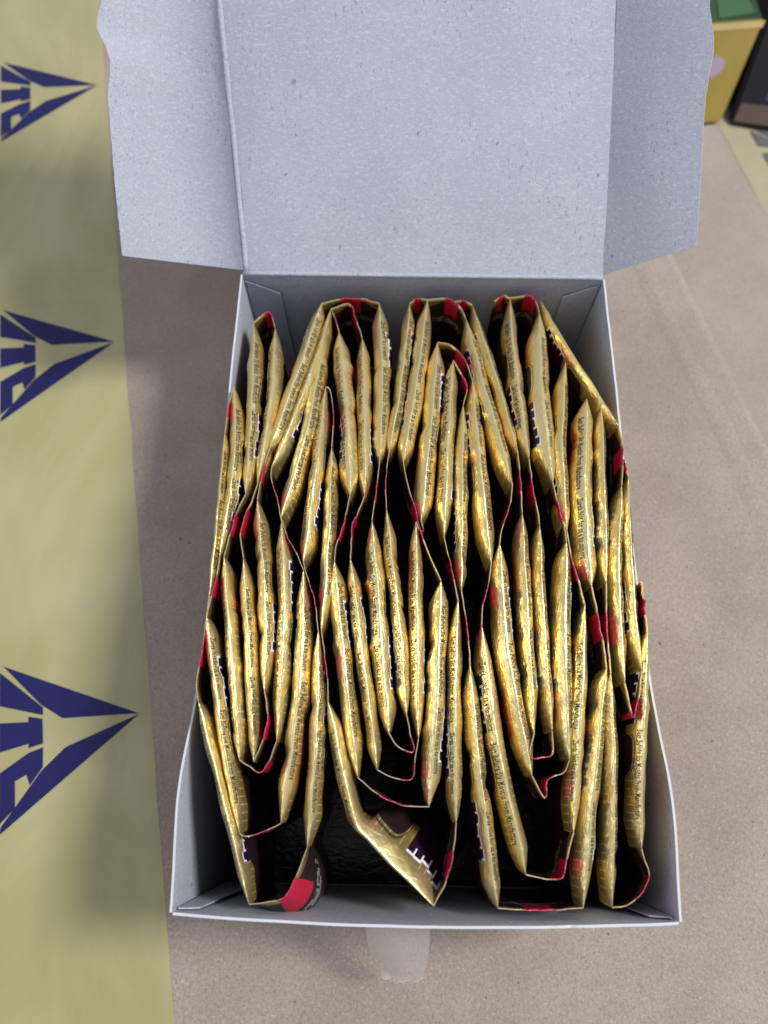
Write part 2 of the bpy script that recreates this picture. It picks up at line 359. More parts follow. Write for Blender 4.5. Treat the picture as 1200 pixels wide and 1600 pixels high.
def mat_pouch():
    g = G('printed_gold_foil')
    uv = g.n('UVMap', 0)
    sep = g.t.nodes.new('ShaderNodeSeparateXYZ'); g.t.links.new(uv, sep.inputs[0])
    s, d = sep.outputs[0], sep.outputs[1]
    a = g.math('ABSOLUTE', d)
    right = g.math('GREATER_THAN', d, 0.0)
    left = g.math('SUBTRACT', 1.0, right)
    # gold: greyer beside the fold, warmer further down
    col = g.mix(g.step(a, 2.2, 6.0), (0.76, 0.63, 0.31), (0.90, 0.65, 0.14))
    blot = g.step(g.noise(.35, 3, .6, uv), .35, .7)
    col = g.mix(g.math('MULTIPLY', blot, .22), col, (0.88, 0.735, 0.36))
    # printed hairlines across the band
    fr = g.math('FRACT', g.math('DIVIDE', s, 1.75))
    hair = g.mul(g.math('LESS_THAN', fr, .11), g.band(a, 2.4, 8.2, .4))
    hair = g.math('MULTIPLY', hair, g.step(g.noise(.12, 1, .5, uv), .42, .52))
    col = g.mix(g.math('MULTIPLY', hair, .45), col, (0.86, 0.78, 0.55))
    # red fade on one face
    red = g.mul(left, g.band(s, 30, 40, .8), g.step(a, 3.0, 6.5))
    col = g.mix(g.math('MULTIPLY', red, .85), col, (0.62, 0.05, 0.03))
    # where the gold ends and the black face begins
    gold = g.math('LESS_THAN', a, g.math('ADD', 8.0, g.math('MULTIPLY', g.noise(.16, 1, .5, uv), 1.2)))
    # lettering blocks with a white outline on the other face
    cell = g.math('FLOOR', g.math('DIVIDE', s, 2.3))
    rnd = g.n('TexWhiteNoise', 0, {'noise_dimensions': '1D'}, W=cell)
    top = g.math('ADD', 2.4, g.math('MULTIPLY', rnd, 1.5))
    inl = g.mul(right, g.band(s, 9.2, 20.7, .05), g.math('GREATER_THAN', a, top), g.math('LESS_THAN', a, 10.5))
    fr2 = g.math('FRACT', g.math('DIVIDE', s, 2.3))
    edge = g.math('MAXIMUM', g.mul(g.math('LESS_THAN', fr2, .20), g.math('LESS_THAN', a, g.math('ADD', top, 1.7))), g.math('LESS_THAN', a, g.math('ADD', top, .5)))
    white = g.math('MULTIPLY', inl, edge)
    ink = g.mix(rnd, (0.014, 0.009, 0.030), (0.030, 0.004, 0.012))
    # arched black panel with a hairline round it
    ex = g.math('DIVIDE', g.math('SUBTRACT', s, 27.5), 5.0)
    ey = g.math('DIVIDE', g.math('SUBTRACT', a, 9.5), 6.0)
    rr = g.math('SQRT', g.math('ADD', g.math('POWER', g.math('ABSOLUTE', ex), 4.0), g.math('POWER', g.math('ABSOLUTE', ey), 2.0)))
    arch = g.mul(right, g.math('LESS_THAN', rr, .92))
    ring = g.mul(right, g.band(rr, 1.02, 1.09, .015))
    col = g.mix(g.math('MULTIPLY', ring, .8), col, (0.05, 0.03, 0.01))
    isgold = g.mul(gold, g.math('SUBTRACT', 1.0, g.math('MAXIMUM', inl, arch)))
    dark = g.mix(g.math('MULTIPLY', g.math('GREATER_THAN', a, 30.0), .0), BLACK, (0.03, 0.02, 0.02))
    c = g.mix(isgold, dark, col)
    c = g.mix(inl, c, ink)
    c = g.mix(white, c, (0.72, 0.72, 0.78))
    foil_finish(g, c, g.mul(isgold, g.math('SUBTRACT', 1.0, g.math('MULTIPLY', hair, .4))), uv)
    return g.m

def mat_seal():
    g = G('printed_seal_foil')
    uv = g.n('UVMap', 0)
    sep = g.t.nodes.new('ShaderNodeSeparateXYZ'); g.t.links.new(uv, sep.inputs[0])
    s, d = sep.outputs[0], sep.outputs[1]          # s runs 0..10 from pouch to pouch
    redm = g.mul(g.band(s, 3.4, 6.6, .04), g.math('LESS_THAN', d, 8.0))
    gold = g.math('LESS_THAN', d, g.math('ADD', .2, g.math('MULTIPLY', g.math('ABSOLUTE', g.math('SUBTRACT', s, 5.0)), .75)))
    gold = g.math('MULTIPLY', gold, g.math('SUBTRACT', 1.0, redm))
    c = g.mix(gold, BLACK, (0.50, 0.38, 0.13))
    blk = g.n('TexWhiteNoise', 0, {'noise_dimensions': '2D'}, Vector=g.n('VectorMath', 0, {'operation': 'FLOOR'}, Vector=g.stretch(uv, (3.0, 1.6, 1.0))))
    typ = g.mul(g.band(d, 9.3, 12.0, .05), g.band(s, 1.2, 8.8, .05), g.math('GREATER_THAN', blk, .42))
    c = g.mix(g.math('MULTIPLY', typ, .55), c, (0.30, 0.29, 0.31))
    c = g.mix(redm, c, (0.38, 0.010, 0.035))
    foil_finish(g, c, gold, uv)
    return g.m

M_BOARD, M_EDGE, M_OUT = mat_board(), mat_edge(), mat_outside()
M_KRAFT = mat_kraft('kraft_board', (0.268, 0.222, 0.190), (0.335, 0.283, 0.243))
M_KRAFT2 = mat_kraft('pale_kraft_board', (0.272, 0.232, 0.203), (0.335, 0.290, 0.255))
M_TAPE = mat_tape()
M_NAVY = mat_plain('navy_ink', (0.012, 0.012, 0.085), .5, 0, .15, 120, .22)
M_POUCH, M_SEAL = mat_pouch(), mat_seal()
def mat_seam():
    g = G('cut_foil_edge')
    uv = g.n('UVMap', 0)
    sep = g.t.nodes.new('ShaderNodeSeparateXYZ'); g.t.links.new(uv, sep.inputs[0])
    c = g.mix(g.band(sep.outputs[0], 3.2, 6.8, .1), (0.40, 0.33, 0.20), (0.34, 0.035, 0.09))
    c = g.mix(g.math('MULTIPLY', g.step(g.noise(5.0, 2, .6, uv), .5, .65), .5), c, (0.62, 0.52, 0.50))
    g.set(Base_Color=c, Roughness=.4, Metallic=.3)
    return g.m
M_SEAM = mat_seam()
M_INK = mat_plain('black_print', (0.030, 0.022, 0.014), .5, 0, .2, 900)

# ---------------------------------------------------------------- surface underneath
def slab(name, poly, ztop, zbot, mat, parent, rim=5.0):
    """Carton body: outline poly, softly rounded top edge."""
    n = len(poly)
    c = Vector((sum(p[0] for p in poly) / n, sum(p[1] for p in poly) / n))
    def inset(k):
        out = []
        for i in range(n):
            a, b, d = Vector(poly[i - 1]), Vector(poly[i]), Vector(poly[(i + 1) % n])
            e1, e2 = (b - a).normalized(), (d - b).normalized()
            n1, n2 = Vector((-e1.y, e1.x)), Vector((-e2.y, e2.x))
            m = (n1 + n2).normalized()
            out.append(b + m * (k / max(.3, m.dot(n1))))
        return out
    rings = [(0, zbot)]
    for k in range(7):
        t = math.pi / 2 * k / 6
        rings.append((rim * (1 - math.cos(t)), ztop - rim * (1 - math.sin(t))))
    V, Fc = [], []
    for ins, z in rings:
        for p in inset(ins): V.append((p.x, p.y, z))
    for r in range(len(rings) - 1):
        for i in range(n):
            j = (i + 1) % n
            Fc.append((r * n + i, r * n + j, (r + 1) * n + j, (r + 1) * n + i))
    Fc.append(tuple(range((len(rings) - 1) * n, len(rings) * n)))
    Fc.append(tuple(reversed(range(n))))
    return link(name, mesh(name, V, Fc), mat, parent)

floor = link('floor', mesh('floor', [(-3000, -3000, -290), (3000, -3000, -290), (3000, 3000, -290), (-3000, 3000, -290)], [(0, 1, 2, 3)]),
             mat_plain('grey_floor', (.20, .19, .18), .8, 0, .15, 6))
tag(floor, kind='structure')

T = Vector((0.206, -0.978)); P_ = Vector((0.978, 0.206))          # tape direction, and across it

carton = empty('shipping_carton', (0, 0.05, -0.289))
tag(carton, 'brown corrugated carton with yellow logo tape, carrying the open paperboard box', 'carton')
def sub(o, parent):
    o.parent = parent
    o.matrix_parent_inverse = Matrix.Translation(-Vector(parent.location))
    return o
E1 = Vector((12.5, -46.6)).normalized()                            # the carton's edge beside the box
ea = Vector((137.5, 183.0))
q = [ea + E1 * 330, ea - E1 * 330]
perp = Vector((-E1.y, E1.x)); perp = perp if perp.x < 0 else -perp
poly = [q[0], q[1], q[1] + perp * 430, q[0] + perp * 430]
sub(slab('carton_body', [tuple(p) for p in poly], 0, -289, M_KRAFT, None, 5.5), carton)
# pressed score line beside the edge
V, Fc, nn = [], [], 60
for i in range(nn):
    b = ea + E1 * (-250 + 500 * i / (nn - 1)) + perp * (17.0 + 1.0 * math.sin(i * .5))
    for w, z in ((-4.0, -.02), (-1.6, .3), (.4, .42), (2.6, .26), (5.0, -.02)):
        V.append((*(b + perp * w), z))
for i in range(nn - 1):
    for k in range(4): Fc.append((i * 5 + k, i * 5 + k + 1, i * 5 + k + 6, i * 5 + k + 5))
sub(link('score_line', mesh('score_line', V, Fc, smooth=True), M_KRAFT, None), carton)

# yellow tape laid along the carton, with its printed emblems
TIP0 = Vector((-84.4, 24.0))
def tape_pt(u, v, z): return (*(TIP0 + P_ * u - T * v), z)
def tape_z(u, v):
    p = Vector((u * .045, v * .018, 3.1))
    return 0.10 + 0.22 * (noise.noise(p) * .5 + .5)
us = [-74 + 78.2 * i / 46 for i in range(47)]; vmin, vmax = -230, 400
vsr = [vmin + (vmax - vmin) * i / 150 for i in range(151)]
V, Fc = [], []
for v in vsr:
    for u in us:
        e = u
        if u == us[-1]: e = u + .35 * noise.noise(Vector((v * .05, 7, 1)))
        z = tape_z(u, v)
        if abs(u + 30.5 - .02 * v) < 1.2 and v < -60: z += .45 * (1 - abs(u + 30.5 - .02 * v) / 1.2)
        if u > us[-2]: z = .06
        V.append(tape_pt(e, v, z))
nu = len(us)
for r in range(len(vsr) - 1):
    for k in range(nu - 1): Fc.append((r * nu + k, r * nu + k + 1, (r + 1) * nu + k + 1, (r + 1) * nu + k))
tape = sub(link('packing_tape', mesh('packing_tape', V, Fc, smooth=True), M_TAPE, None), carton)
EMB = [
    [(-46.8, 25.6), (0, 0), (-25.7, 3.3), (-33.0, 9.4), (-45.6, 25.0)],
    [(-46.8, -29.8), (-46.4, -27.6), (-33.2, -12.6), (-24.9, -6.4), (0, -.3)],
    [(-46.8, 23.0), (-46.8, 11.4), (-32.2, 5.6), (-32.2, 8.2)],
    [(-46.8, 5.6), (-37.2, 4.2), (-37.2, 6.0), (-32.4, 4.4), (-32.4, -3.8), (-37.2, -4.4), (-37.2, -3.0), (-46.8, -4.0)],
    [(-46.8, -10.8), (-37.3, -6.0), (-32.4, -5.0), (-32.6, -11.4), (-37.0, -16.4), (-38.0, -12.8), (-41.8, -14.2), (-41.8, -22.6), (-46.8, -26.6)],
]
from mathutils.geometry import tessellate_polygon
def emblem(off, lay, nm='emblem', frame=None):
    V, Fc = [], []
    for pl in EMB:
        # refine so the ink lies on the tape's ripples
        dense = []
        for i in range(len(pl)):
            a, b = Vector(pl[i]), Vector(pl[(i + 1) % len(pl)])
            k = max(1, int((b - a).length / 3))
            dense += [a.lerp(b, t / k) for t in range(k)]
        base = len(V)
        for p in dense:
            V.append(lay(p.x, p.y + off))
        for t in tessellate_polygon([[Vector((p.x, p.y, 0)) for p in dense]]): Fc.append(tuple(base + i for i in t))
    me = mesh(nm, V, Fc)
    bm = bmesh.new(); bm.from_mesh(me)
    bmesh.ops.recalc_face_normals(bm, faces=bm.faces)
    up = sum(f.normal.z for f in bm.faces)
    for f in bm.faces:
        if f.normal.z < 0: f.normal_flip()
    bm.to_mesh(me); bm.free()
    return me
for k in (-1, 0, 1, 2):
    o = link('emblem', emblem(k * 153.6, lambda u, v: tape_pt(u, v, tape_z(u, v) + .13)), M_NAVY, None)
    o.parent = tape

# ---------------------------------------------------------------- the carton behind, lower
carton2 = empty('shipping_carton', (0.30, 0.30, -0.289))
tag(carton2, 'paler carton beyond the rounded cardboard edge, carrying small product boxes', 'carton')
off = -perp * 9
poly2 = [tuple(ea + off + E1 * 260), tuple(ea + off - perp * 330 + E1 * 260), tuple(ea + off - perp * 330 - E1 * 420), tuple(ea + off - E1 * 420)]
sub(slab('carton_body', poly2, -40, -289, M_KRAFT2, None, 5), carton2)
t0, t1 = Vector((182.7, 343.2)), Vector((197.0, 284.3))
td = (t1 - t0).normalized(); tq = Vector((-td.y, td.x)); tq = tq if tq.x > 0 else -tq
def tape2(u, v, z): return (*(t0 + td * v + tq * u), z)
V, Fc = [], []
for i in range(41):
    for k in range(9):
        V.append(tape2(60 * k / 8, -8 + 300 * i / 40, -39.85 + .25 * noise.noise(Vector((i * .3, k * .4, 5)))))
for i in range(40):
    for k in range(8): Fc.append((i * 9 + k, i * 9 + k + 1, i * 9 + k + 10, i * 9 + k + 9))
tp2 = sub(link('packing_tape', mesh('packing_tape', V, Fc, smooth=True), mat_plain('faded_yellow_tape', (.345, .315, .20), .35, 0, .12, 40), None), carton2)
o = link('emblem', emblem(0, lambda u, v: tape2(62 + u, 24 - v, -39.4)), mat_plain('faded_ink', (.10, .10, .11), .4), None)
o.parent = tp2

# product boxes on it
def wedge(name, fl, fr, tl, back, mats, parent, lip=0.0):
    """box from its front face corners (low left, low right, top left) and a depth vector"""
    fl, fr, tl, back = map(Vector, (fl, fr, tl, back))
    tr = fr + (tl - fl)
    V = [fl, fr, tr, tl, fl + back, fr + back, tr + back, tl + back]
    Fc = [(0, 1, 2, 3), (5, 4, 7, 6), (1, 5, 6, 2), (4, 0, 3, 7), (3, 2, 6, 7), (1, 0, 4, 5)]
    me = mesh(name, V, Fc, mats=[0, 0, 0, 0, 1, 0])
    bm = bmesh.new(); bm.from_mesh(me)
    bmesh.ops.bevel(bm, geom=list(bm.edges), offset=.0012, segments=2, affect='EDGES')
    bm.to_mesh(me); bm.free()
    return link(name, me, mats, parent)
M_YEL = mat_plain('yellow_print', (.27, .19, .022), .4, 0, .2, 30)
M_GRN = mat_plain('green_print', (.018, .050, .014), .35, 0, .5, 45)
M_DRK = mat_plain('dark_purple_print', (.006, .005, .010), .6, 0, .5, 30, .2)
M_LIL = mat_plain('lilac_print', (.28, .22, .27), .5)
M_TAN = mat_plain('cream_print', (.40, .30, .11), .5)
yb = empty('product_box', (0.15, 0.36, -0.0385))
tag(yb, 'small box with yellow front and green top standing behind the lid flap', 'box')
FL, FR, TL = Vector((112, 341, -38.8)), Vector((182, 350, -38.8)), Vector((124.5, 373, -3.0))
upv = TL - FL
sub(wedge('carton_shell', FL, FR, TL, (-9, 70, 6), [M_YEL, M_GRN], None), yb)
nf = (FR - FL).cross(upv).normalized()
def onface(a, b): return FL + (FR - FL) * a + upv * b + nf * .35
V = [onface(.0, .93), onface(1.0, .93), onface(1.0, 1.0), onface(.0, 1.0)]
sub(link('cream_border', mesh('cream_border', V, [(0, 1, 2, 3)]), M_TAN, None), yb)
V = [onface(.70 + .13 * math.cos(t * .5236), .58 + .12 * math.sin(t * .5236)) for t in range(12)]
sub(link('lilac_patch', mesh('lilac_patch', V, [tuple(range(12))]), M_LIL, None), yb)
V = [onface(.60 + .10 * math.cos(t * .5236), .16 + .09 * math.sin(t * .5236)) for t in range(12)]
sub(link('lilac_patch', mesh('lilac_patch', V, [tuple(range(12))]), M_LIL, None), yb)

g0, gx, gy = TL + Vector((0, 0, .4)), FR - FL, Vector((-9, 70, 6))
for nm, (a0, a1, b0, b1), col in (('leaf_patch', (.66, .95, .04, .28), (.03, .10, .03)), ('olive_patch', (.30, .70, .30, .62), (.06, .055, .012)), ('yellow_patch', (.74, .98, .5, .9), (.16, .13, .02))):
    V = [g0 + gx * a + gy * b for a, b in ((a0, b0), (a1, b0 + .03), (a1 - .04, b1), (a0 + .03, b1 - .02))]
    sub(link(nm, mesh(nm, V, [(0, 1, 2, 3)]), mat_plain(nm + '_print', col, .4), None), yb)
db = empty('product_box', (0.24, 0.38, -0.0385))
tag(db, 'dark purple box with a yellow spot, beside the yellow and green box', 'box')
FL, FR, TL = Vector((186, 349, -38.8)), Vector((270, 330, -38.8)), Vector((200, 396, 10))
upv = TL - FL
sub(wedge('carton_shell', FL, FR, TL, (10, 60, 6), [M_DRK, M_DRK], None), db)
nf = (FR - FL).cross(upv).normalized()
V = [onface(.30 + .20 * math.cos(t * .3927), .72 + .22 * math.sin(t * .3927)) for t in range(16)]
sub(link('yellow_spot', mesh('yellow_spot', V, [tuple(range(16))]), M_YEL, None), db)
V = [onface(.16, .2), onface(.3, .22), onface(.3, .45), onface(.17, .43)]
sub(link('brown_patch', mesh('brown_patch', [onface(.02, .03), onface(.5, .05), onface(.5, .2), onface(.03, .16)], [(0, 1, 2, 3)]), mat_plain('brown_print', (.07, .04, .02), .5), None), db)
sub(link('blue_patch', mesh('blue_patch', V, [(0, 1, 2, 3)]), mat_plain('blue_print', (.02, .02, .10), .4), None), db)

# ---------------------------------------------------------------- the paperboard box
X0, X1, Y0, Y1, HB = -49.9, 70.4, -27.4, 160.4, 60.0
TH = 0.6
box = empty('paperboard_box', (0.01, 0.066, 0))
tag(box, 'open grey paperboard box with raised lid, packed with gold foil sachets', 'box')

def sheet(name, grid, normal_dir, mats, parent, th=TH, smooth=True):
    """grid[i][k] of points = inside face; thickness grows away along -normal_dir(i,k). Edge faces get mats[1], outside mats[2]."""
    ni, nk = len(grid), len(grid[0])
    V, Fc, MI = [], [], []
    for i in range(ni):
        for k in range(nk): V.append(Vector(grid[i][k]))
    o = len(V)
    for i in range(ni):
        for k in range(nk):
            V.append(Vector(grid[i][k]) - Vector(normal_dir(i, k)).normalized() * th)
    for i in range(ni - 1):
        for k in range(nk - 1):
            a, b, c, d = i * nk + k, i * nk + k + 1, (i + 1) * nk + k + 1, (i + 1) * nk + k
            Fc.append((a, b, c, d)); MI.append(0)
            Fc.append((o + d, o + c, o + b, o + a)); MI.append(2)
    def rim(a, b): Fc.append((a, b, o + b, o + a)); MI.append(1)
    for k in range(nk - 1):
        rim(k + 1, k); rim((ni - 1) * nk + k, (ni - 1) * nk + k + 1)
    for i in range(ni - 1):
        rim(i * nk, (i + 1) * nk); rim((i + 1) * nk + nk - 1, i * nk + nk - 1)
    me = mesh(name, V, Fc, mats=MI)
    for p in me.polygons:
        p.use_smooth = smooth and p.material_index != 1
    bm = bmesh.new(); bm.from_mesh(me)
    bmesh.ops.recalc_face_normals(bm, faces=bm.faces)
    for e in bm.edges:
        if len(e.link_faces) == 2 and e.link_faces[0].material_index != e.link_faces[1].material_index: e.smooth = False
    bm.to_mesh(me); bm.free()
    ob = link(name, me, mats, None)
    return sub(ob, box) if parent is None else ob

BM = [M_BOARD, M_EDGE, M_OUT]
def nz(a, b, c=0.0): return noise.noise(Vector((a, b, c)))
def bulge(y):                       # the long walls bow out towards the open end
    t = (y - Y0) / (Y1 - Y0)
    return 1.9 * math.exp(-((t - .14) / .10) ** 2) - .9 * math.exp(-((t - .45) / .28) ** 2)
NZ = 14
def side_wall(x, sgn):
    grid = []
    for i in range(61):
        y = Y0 + (Y1 - Y0) * i / 60
        row = []
        for k in range(NZ + 1):
            f = k / NZ
            xx = x + sgn * (bulge(y) * f * f + .25 * nz(y * .03, f * 2, x) * f)
            zz = HB * f + (f == 1) * .25 * nz(y * .15, 3, x)
            row.append((xx, y, zz))
        grid.append(row)
    return sheet('wall', grid, lambda i, k: (-sgn, 0, 0), BM, None)
side_wall(X0, -1); side_wall(X1, 1)
# front wall, leaning out a little, with a small tear
grid = []
for i in range(81):
    f0 = i / 80; x = X0 + TH * 0 + (X1 - X0) * f0
    row = []
    for k in range(NZ + 1):
        f = k / NZ
        yy = Y0 + .05 + (1.8 * math.sin(math.pi * f0) ** .8 * -1 * f * f) + .2 * nz(x * .05, 9) * f
        zz = HB * f
        if k == NZ:
            zz += .35 * nz(x * .11, 4) - .5 * math.exp(-((x - 44.5) / 1.2) ** 2) + .5 * math.exp(-((x - 42.6) / .7) ** 2)
        row.append((x, yy, zz))
    grid.append(row)
sheet('wall', grid, lambda i, k: (0, 1, 0), BM, None)
grid = [[(X0 + (X1 - X0) * i / 40, Y1, HB * k / NZ) for k in range(NZ + 1)] for i in range(41)]
sheet('wall', grid, lambda i, k: (0, -1, 0), BM, None)
grid = [[(X0 + (X1 - X0) * i / 4, Y0 + (Y1 - Y0) * k / 6, .8) for k in range(7)] for i in range(5)]
sheet('box_bottom', grid, lambda i, k: (0, 0, 1), BM, None)
# glue tabs in the corners
for x, sg in ((X0, 1), (X1, -1)):
    grid = []
    for i in range(8):
        f0 = i / 7
        grid.append([(x + sg * (.6 + 13 * f0 * (.35 + .65 * (1 - k / 8))), Y0 + .75 + .5 * f0 - (1.8 * math.sin(math.pi * min(.5, f0 * .11)) ** .8) * (k / 8) ** 2, 2 + 55.6 * k / 8 - 3 * f0 * (k / 8)) for k in range(9)])
    sheet('glue_tab', grid, lambda i, k: (0, 1, 0), [M_BOARD, M_BOARD, M_BOARD], None, .3)
    grid = []
    for i in range(8):
        f0 = i / 7
        grid.append([(x + sg * (.6 + 11 * f0), Y1 - .75 - .3 * f0, 2 + (55.6 - 6 * f0) * k / 8) for k in range(9)])
    sheet('glue_tab', grid, lambda i, k: (0, -1, 0), [M_BOARD, M_BOARD, M_BOARD], None, .3)

# lid ---------------------------------------------------------------
LV = Vector((-4.3, 60.0, 50.3)).normalized()
LN = Vector((1, 0, 0)).cross(LV).normalized()
LX = Vector((1, 0, 0))
LO = Vector((X0 + .2, Y1 + .5, HB + .4))
LW = (X1 - X0) - .4
LLEN = 150.0
def lid_pt(a, l, h=0.0): return LO + LX * a + LV * l + LN * h
def lid_h(a, l):
    return 1.0 * nz(a * .018, l * .02, 2) * min(1, l / 25) + .18 * nz(a * .08, l * .08, 5) + 1.3 * math.exp(-(a / 9.0) ** 2) * -.5
grid = []
for i in range(71):
    a = 2.0 + (LW - 2.0) * i / 70
    grid.append([lid_pt(a, LLEN * k / 60, lid_h(a, LLEN * k / 60)) for k in range(61)])
lid = sheet('lid', grid, lambda i, k: LN, BM, None, .55)
def lidsub(o):
    o.parent = lid; return o
# hinge fold across the back, left crease bead
def roll(name, fn, n, r, mat, seg=8):
    V, Fc = [], []
    for i in range(n):
        c, u, w, rr = fn(i / (n - 1))
        for s in range(seg):
            t = 2 * math.pi * s / seg
            V.append(c + u * (math.cos(t) * rr) + w * (math.sin(t) * rr))
    for i in range(n - 1):
        for s in range(seg): Fc.append((i * seg + s, i * seg + (s + 1) % seg, (i + 1) * seg + (s + 1) % seg, (i + 1) * seg + s))
    Fc.append(tuple(reversed(range(seg)))); Fc.append(tuple(range((n - 1) * seg, n * seg)))
    return lidsub(link(name, mesh(name, V, Fc, smooth=True), mat, None))
roll('crease', lambda t: (lid_pt(1.0 + .25 * nz(t * 9, 1), LLEN * t, lid_h(2, LLEN * t) + .05), LX, LN, .95 + .12 * nz(t * 14, 6)), 60, 1, M_BOARD)
roll('hinge_fold', lambda t: (Vector((X0 + .3 + (X1 - X0 - .6) * t, Y1 + .35, HB + .1)), Vector((0, 1, 0)), Vector((0, 0, 1)), .75), 30, 1, M_BOARD)

def flap(sgn, a0, outline, angle, curve):
    """outline: list of (width, length) along the free edge from the hinge end; curve(f) = extra height across it"""
    A = R(angle); Wv = LX * sgn * math.cos(A) + LN * math.sin(A); Nv = LN * math.cos(A) - LX * sgn * math.sin(A)
    L = [o[1] for o in outline]
    def width(l):
        for (w0, l0), (w1, l1) in zip(outline, outline[1:]):
            if l <= l1: return w0 + (w1 - w0) * max(0, (l - l0)) / (l1 - l0)
        return outline[-1][0]
    grid = []
    n = 110
    for i in range(n + 1):
        row = []
        for k in range(25):
            f = k / 24
            l0 = .8 + (outline[0][1] - .8) * f               # slanting lower edge
            l = l0 + (LLEN - l0) * (i / n) ** 1.15
            w = width(l) * f
            w += (f == 1) * .18 * nz(l * .4, sgn, 8)
            c = LO + LX * a0 + LV * l + Wv * w + Nv * (curve(f, l) + .5 * nz(w * .04, l * .03, sgn * 4))
            row.append(c)
        grid.append(row)
    return lidsub(sheet('side_flap', grid, lambda i, k: Nv, BM, box, .55))
def cl(f, l):      # dips beside the crease, then turns up to the light
    return -6.2 * math.sin(math.pi * f ** .75) * (.8 + .25 * math.sin(l * .035 + .4)) - .5 * f
flap(-1, .2, [(37.6, 4.6), (36.6, 26), (34.9, 50), (33.6, 55), (32.8, 59), (33.2, 62), (35.3, 67), (34.6, 70), (32.6, 75), (33, 110), (33, LLEN)], 17, cl)
flap(1, LW, [(28.2, 9.6), (27.1, 41.5), (26.9, 50), (27.4, 57), (28.0, 62), (27.7, 66), (25.8, 74), (25.6, 82), (26, LLEN)], 27, lambda f, l: .9 * math.sin(math.pi * f) + .3 * f)

# clear sticky tape left hanging on the outside of the end wall
g = G('clear_tape')
g.set(Base_Color=(.62, .58, .55), Roughness=.10, Alpha=.26, Specular_IOR_Level=.9)
M_CLEAR = g.m
grid = []
for i in range(21):
    a = i / 20
    row = []
    for k in range(13):
        b = k / 12
        x = -4.5 + 17.0 * b + 4.8 * a * a * (1 - b) + .4 * nz(a * 3, b * 2)
        y = Y0 - 1.0 - 20.0 * a * (1 - .10 * (1 - b)) - 1.6 * math.sin(math.pi * b)
        if i == 20: y += 1.6 * nz(b * 7, 2.2) + 1.2 * nz(b * 17, 5) - 2.5 * abs(b - .75)
        z = 47.5 - 33 * a + 3.5 * math.sin(a * 2.6) + 2.2 * (1 - b) * a
        row.append((x, y, z))
    grid.append(row)
g = G('clear_tape_edge_glint')  # highlight along the film's edge put into a paler, less transparent colour
g.set(Base_Color=(.8, .79, .77), Roughness=.2, Alpha=.75)
ct = sheet('clear_tape', grid, lambda i, k: (0, 1, .6), [M_CLEAR, g.m, M_CLEAR], None, .16)

# ---------------------------------------------------------------- sachets
FLOOR_Z = 7.5
PHI = [0, 8, 18, 30, 42, 54, 66, 78, 90]                 # round the fold
DEEP = [1.6, 3.6, 6.5, 11, 18, 29, 44]                    # then down the face, mm below the fold's shoulder
ROWS = [('p', math.radians(a)) for a in PHI] + [('d', d) for d in DEEP]
LEAN = {'F': 0.62}
def ink_mesh(text, size):
    cu = bpy.data.curves.new('ink', 'FONT')
    cu.body = text; cu.size = size; cu.resolution_u = 1; cu.offset = .018
    o = bpy.data.objects.new('ink', cu); scene.collection.objects.link(o)
    dg = bpy.context.evaluated_depsgraph_get()
    me = o.evaluated_get(dg).to_mesh()
    V = [tuple(v.co) for v in me.vertices]; Fc = [tuple(p.vertices) for p in me.polygons]
    o.evaluated_get(dg).to_mesh_clear()
    bpy.data.objects.remove(o); bpy.data.curves.remove(cu)
    return V, Fc
TXT1 = ink_mesh('Zarda Not for sale to minors', 1.55)
TXT2 = ink_mesh('Best Before Six Months From Manufacture', 1.55)
W1 = max(v[0] for v in TXT1[0]); W2 = max(v[0] for v in TXT2[0])

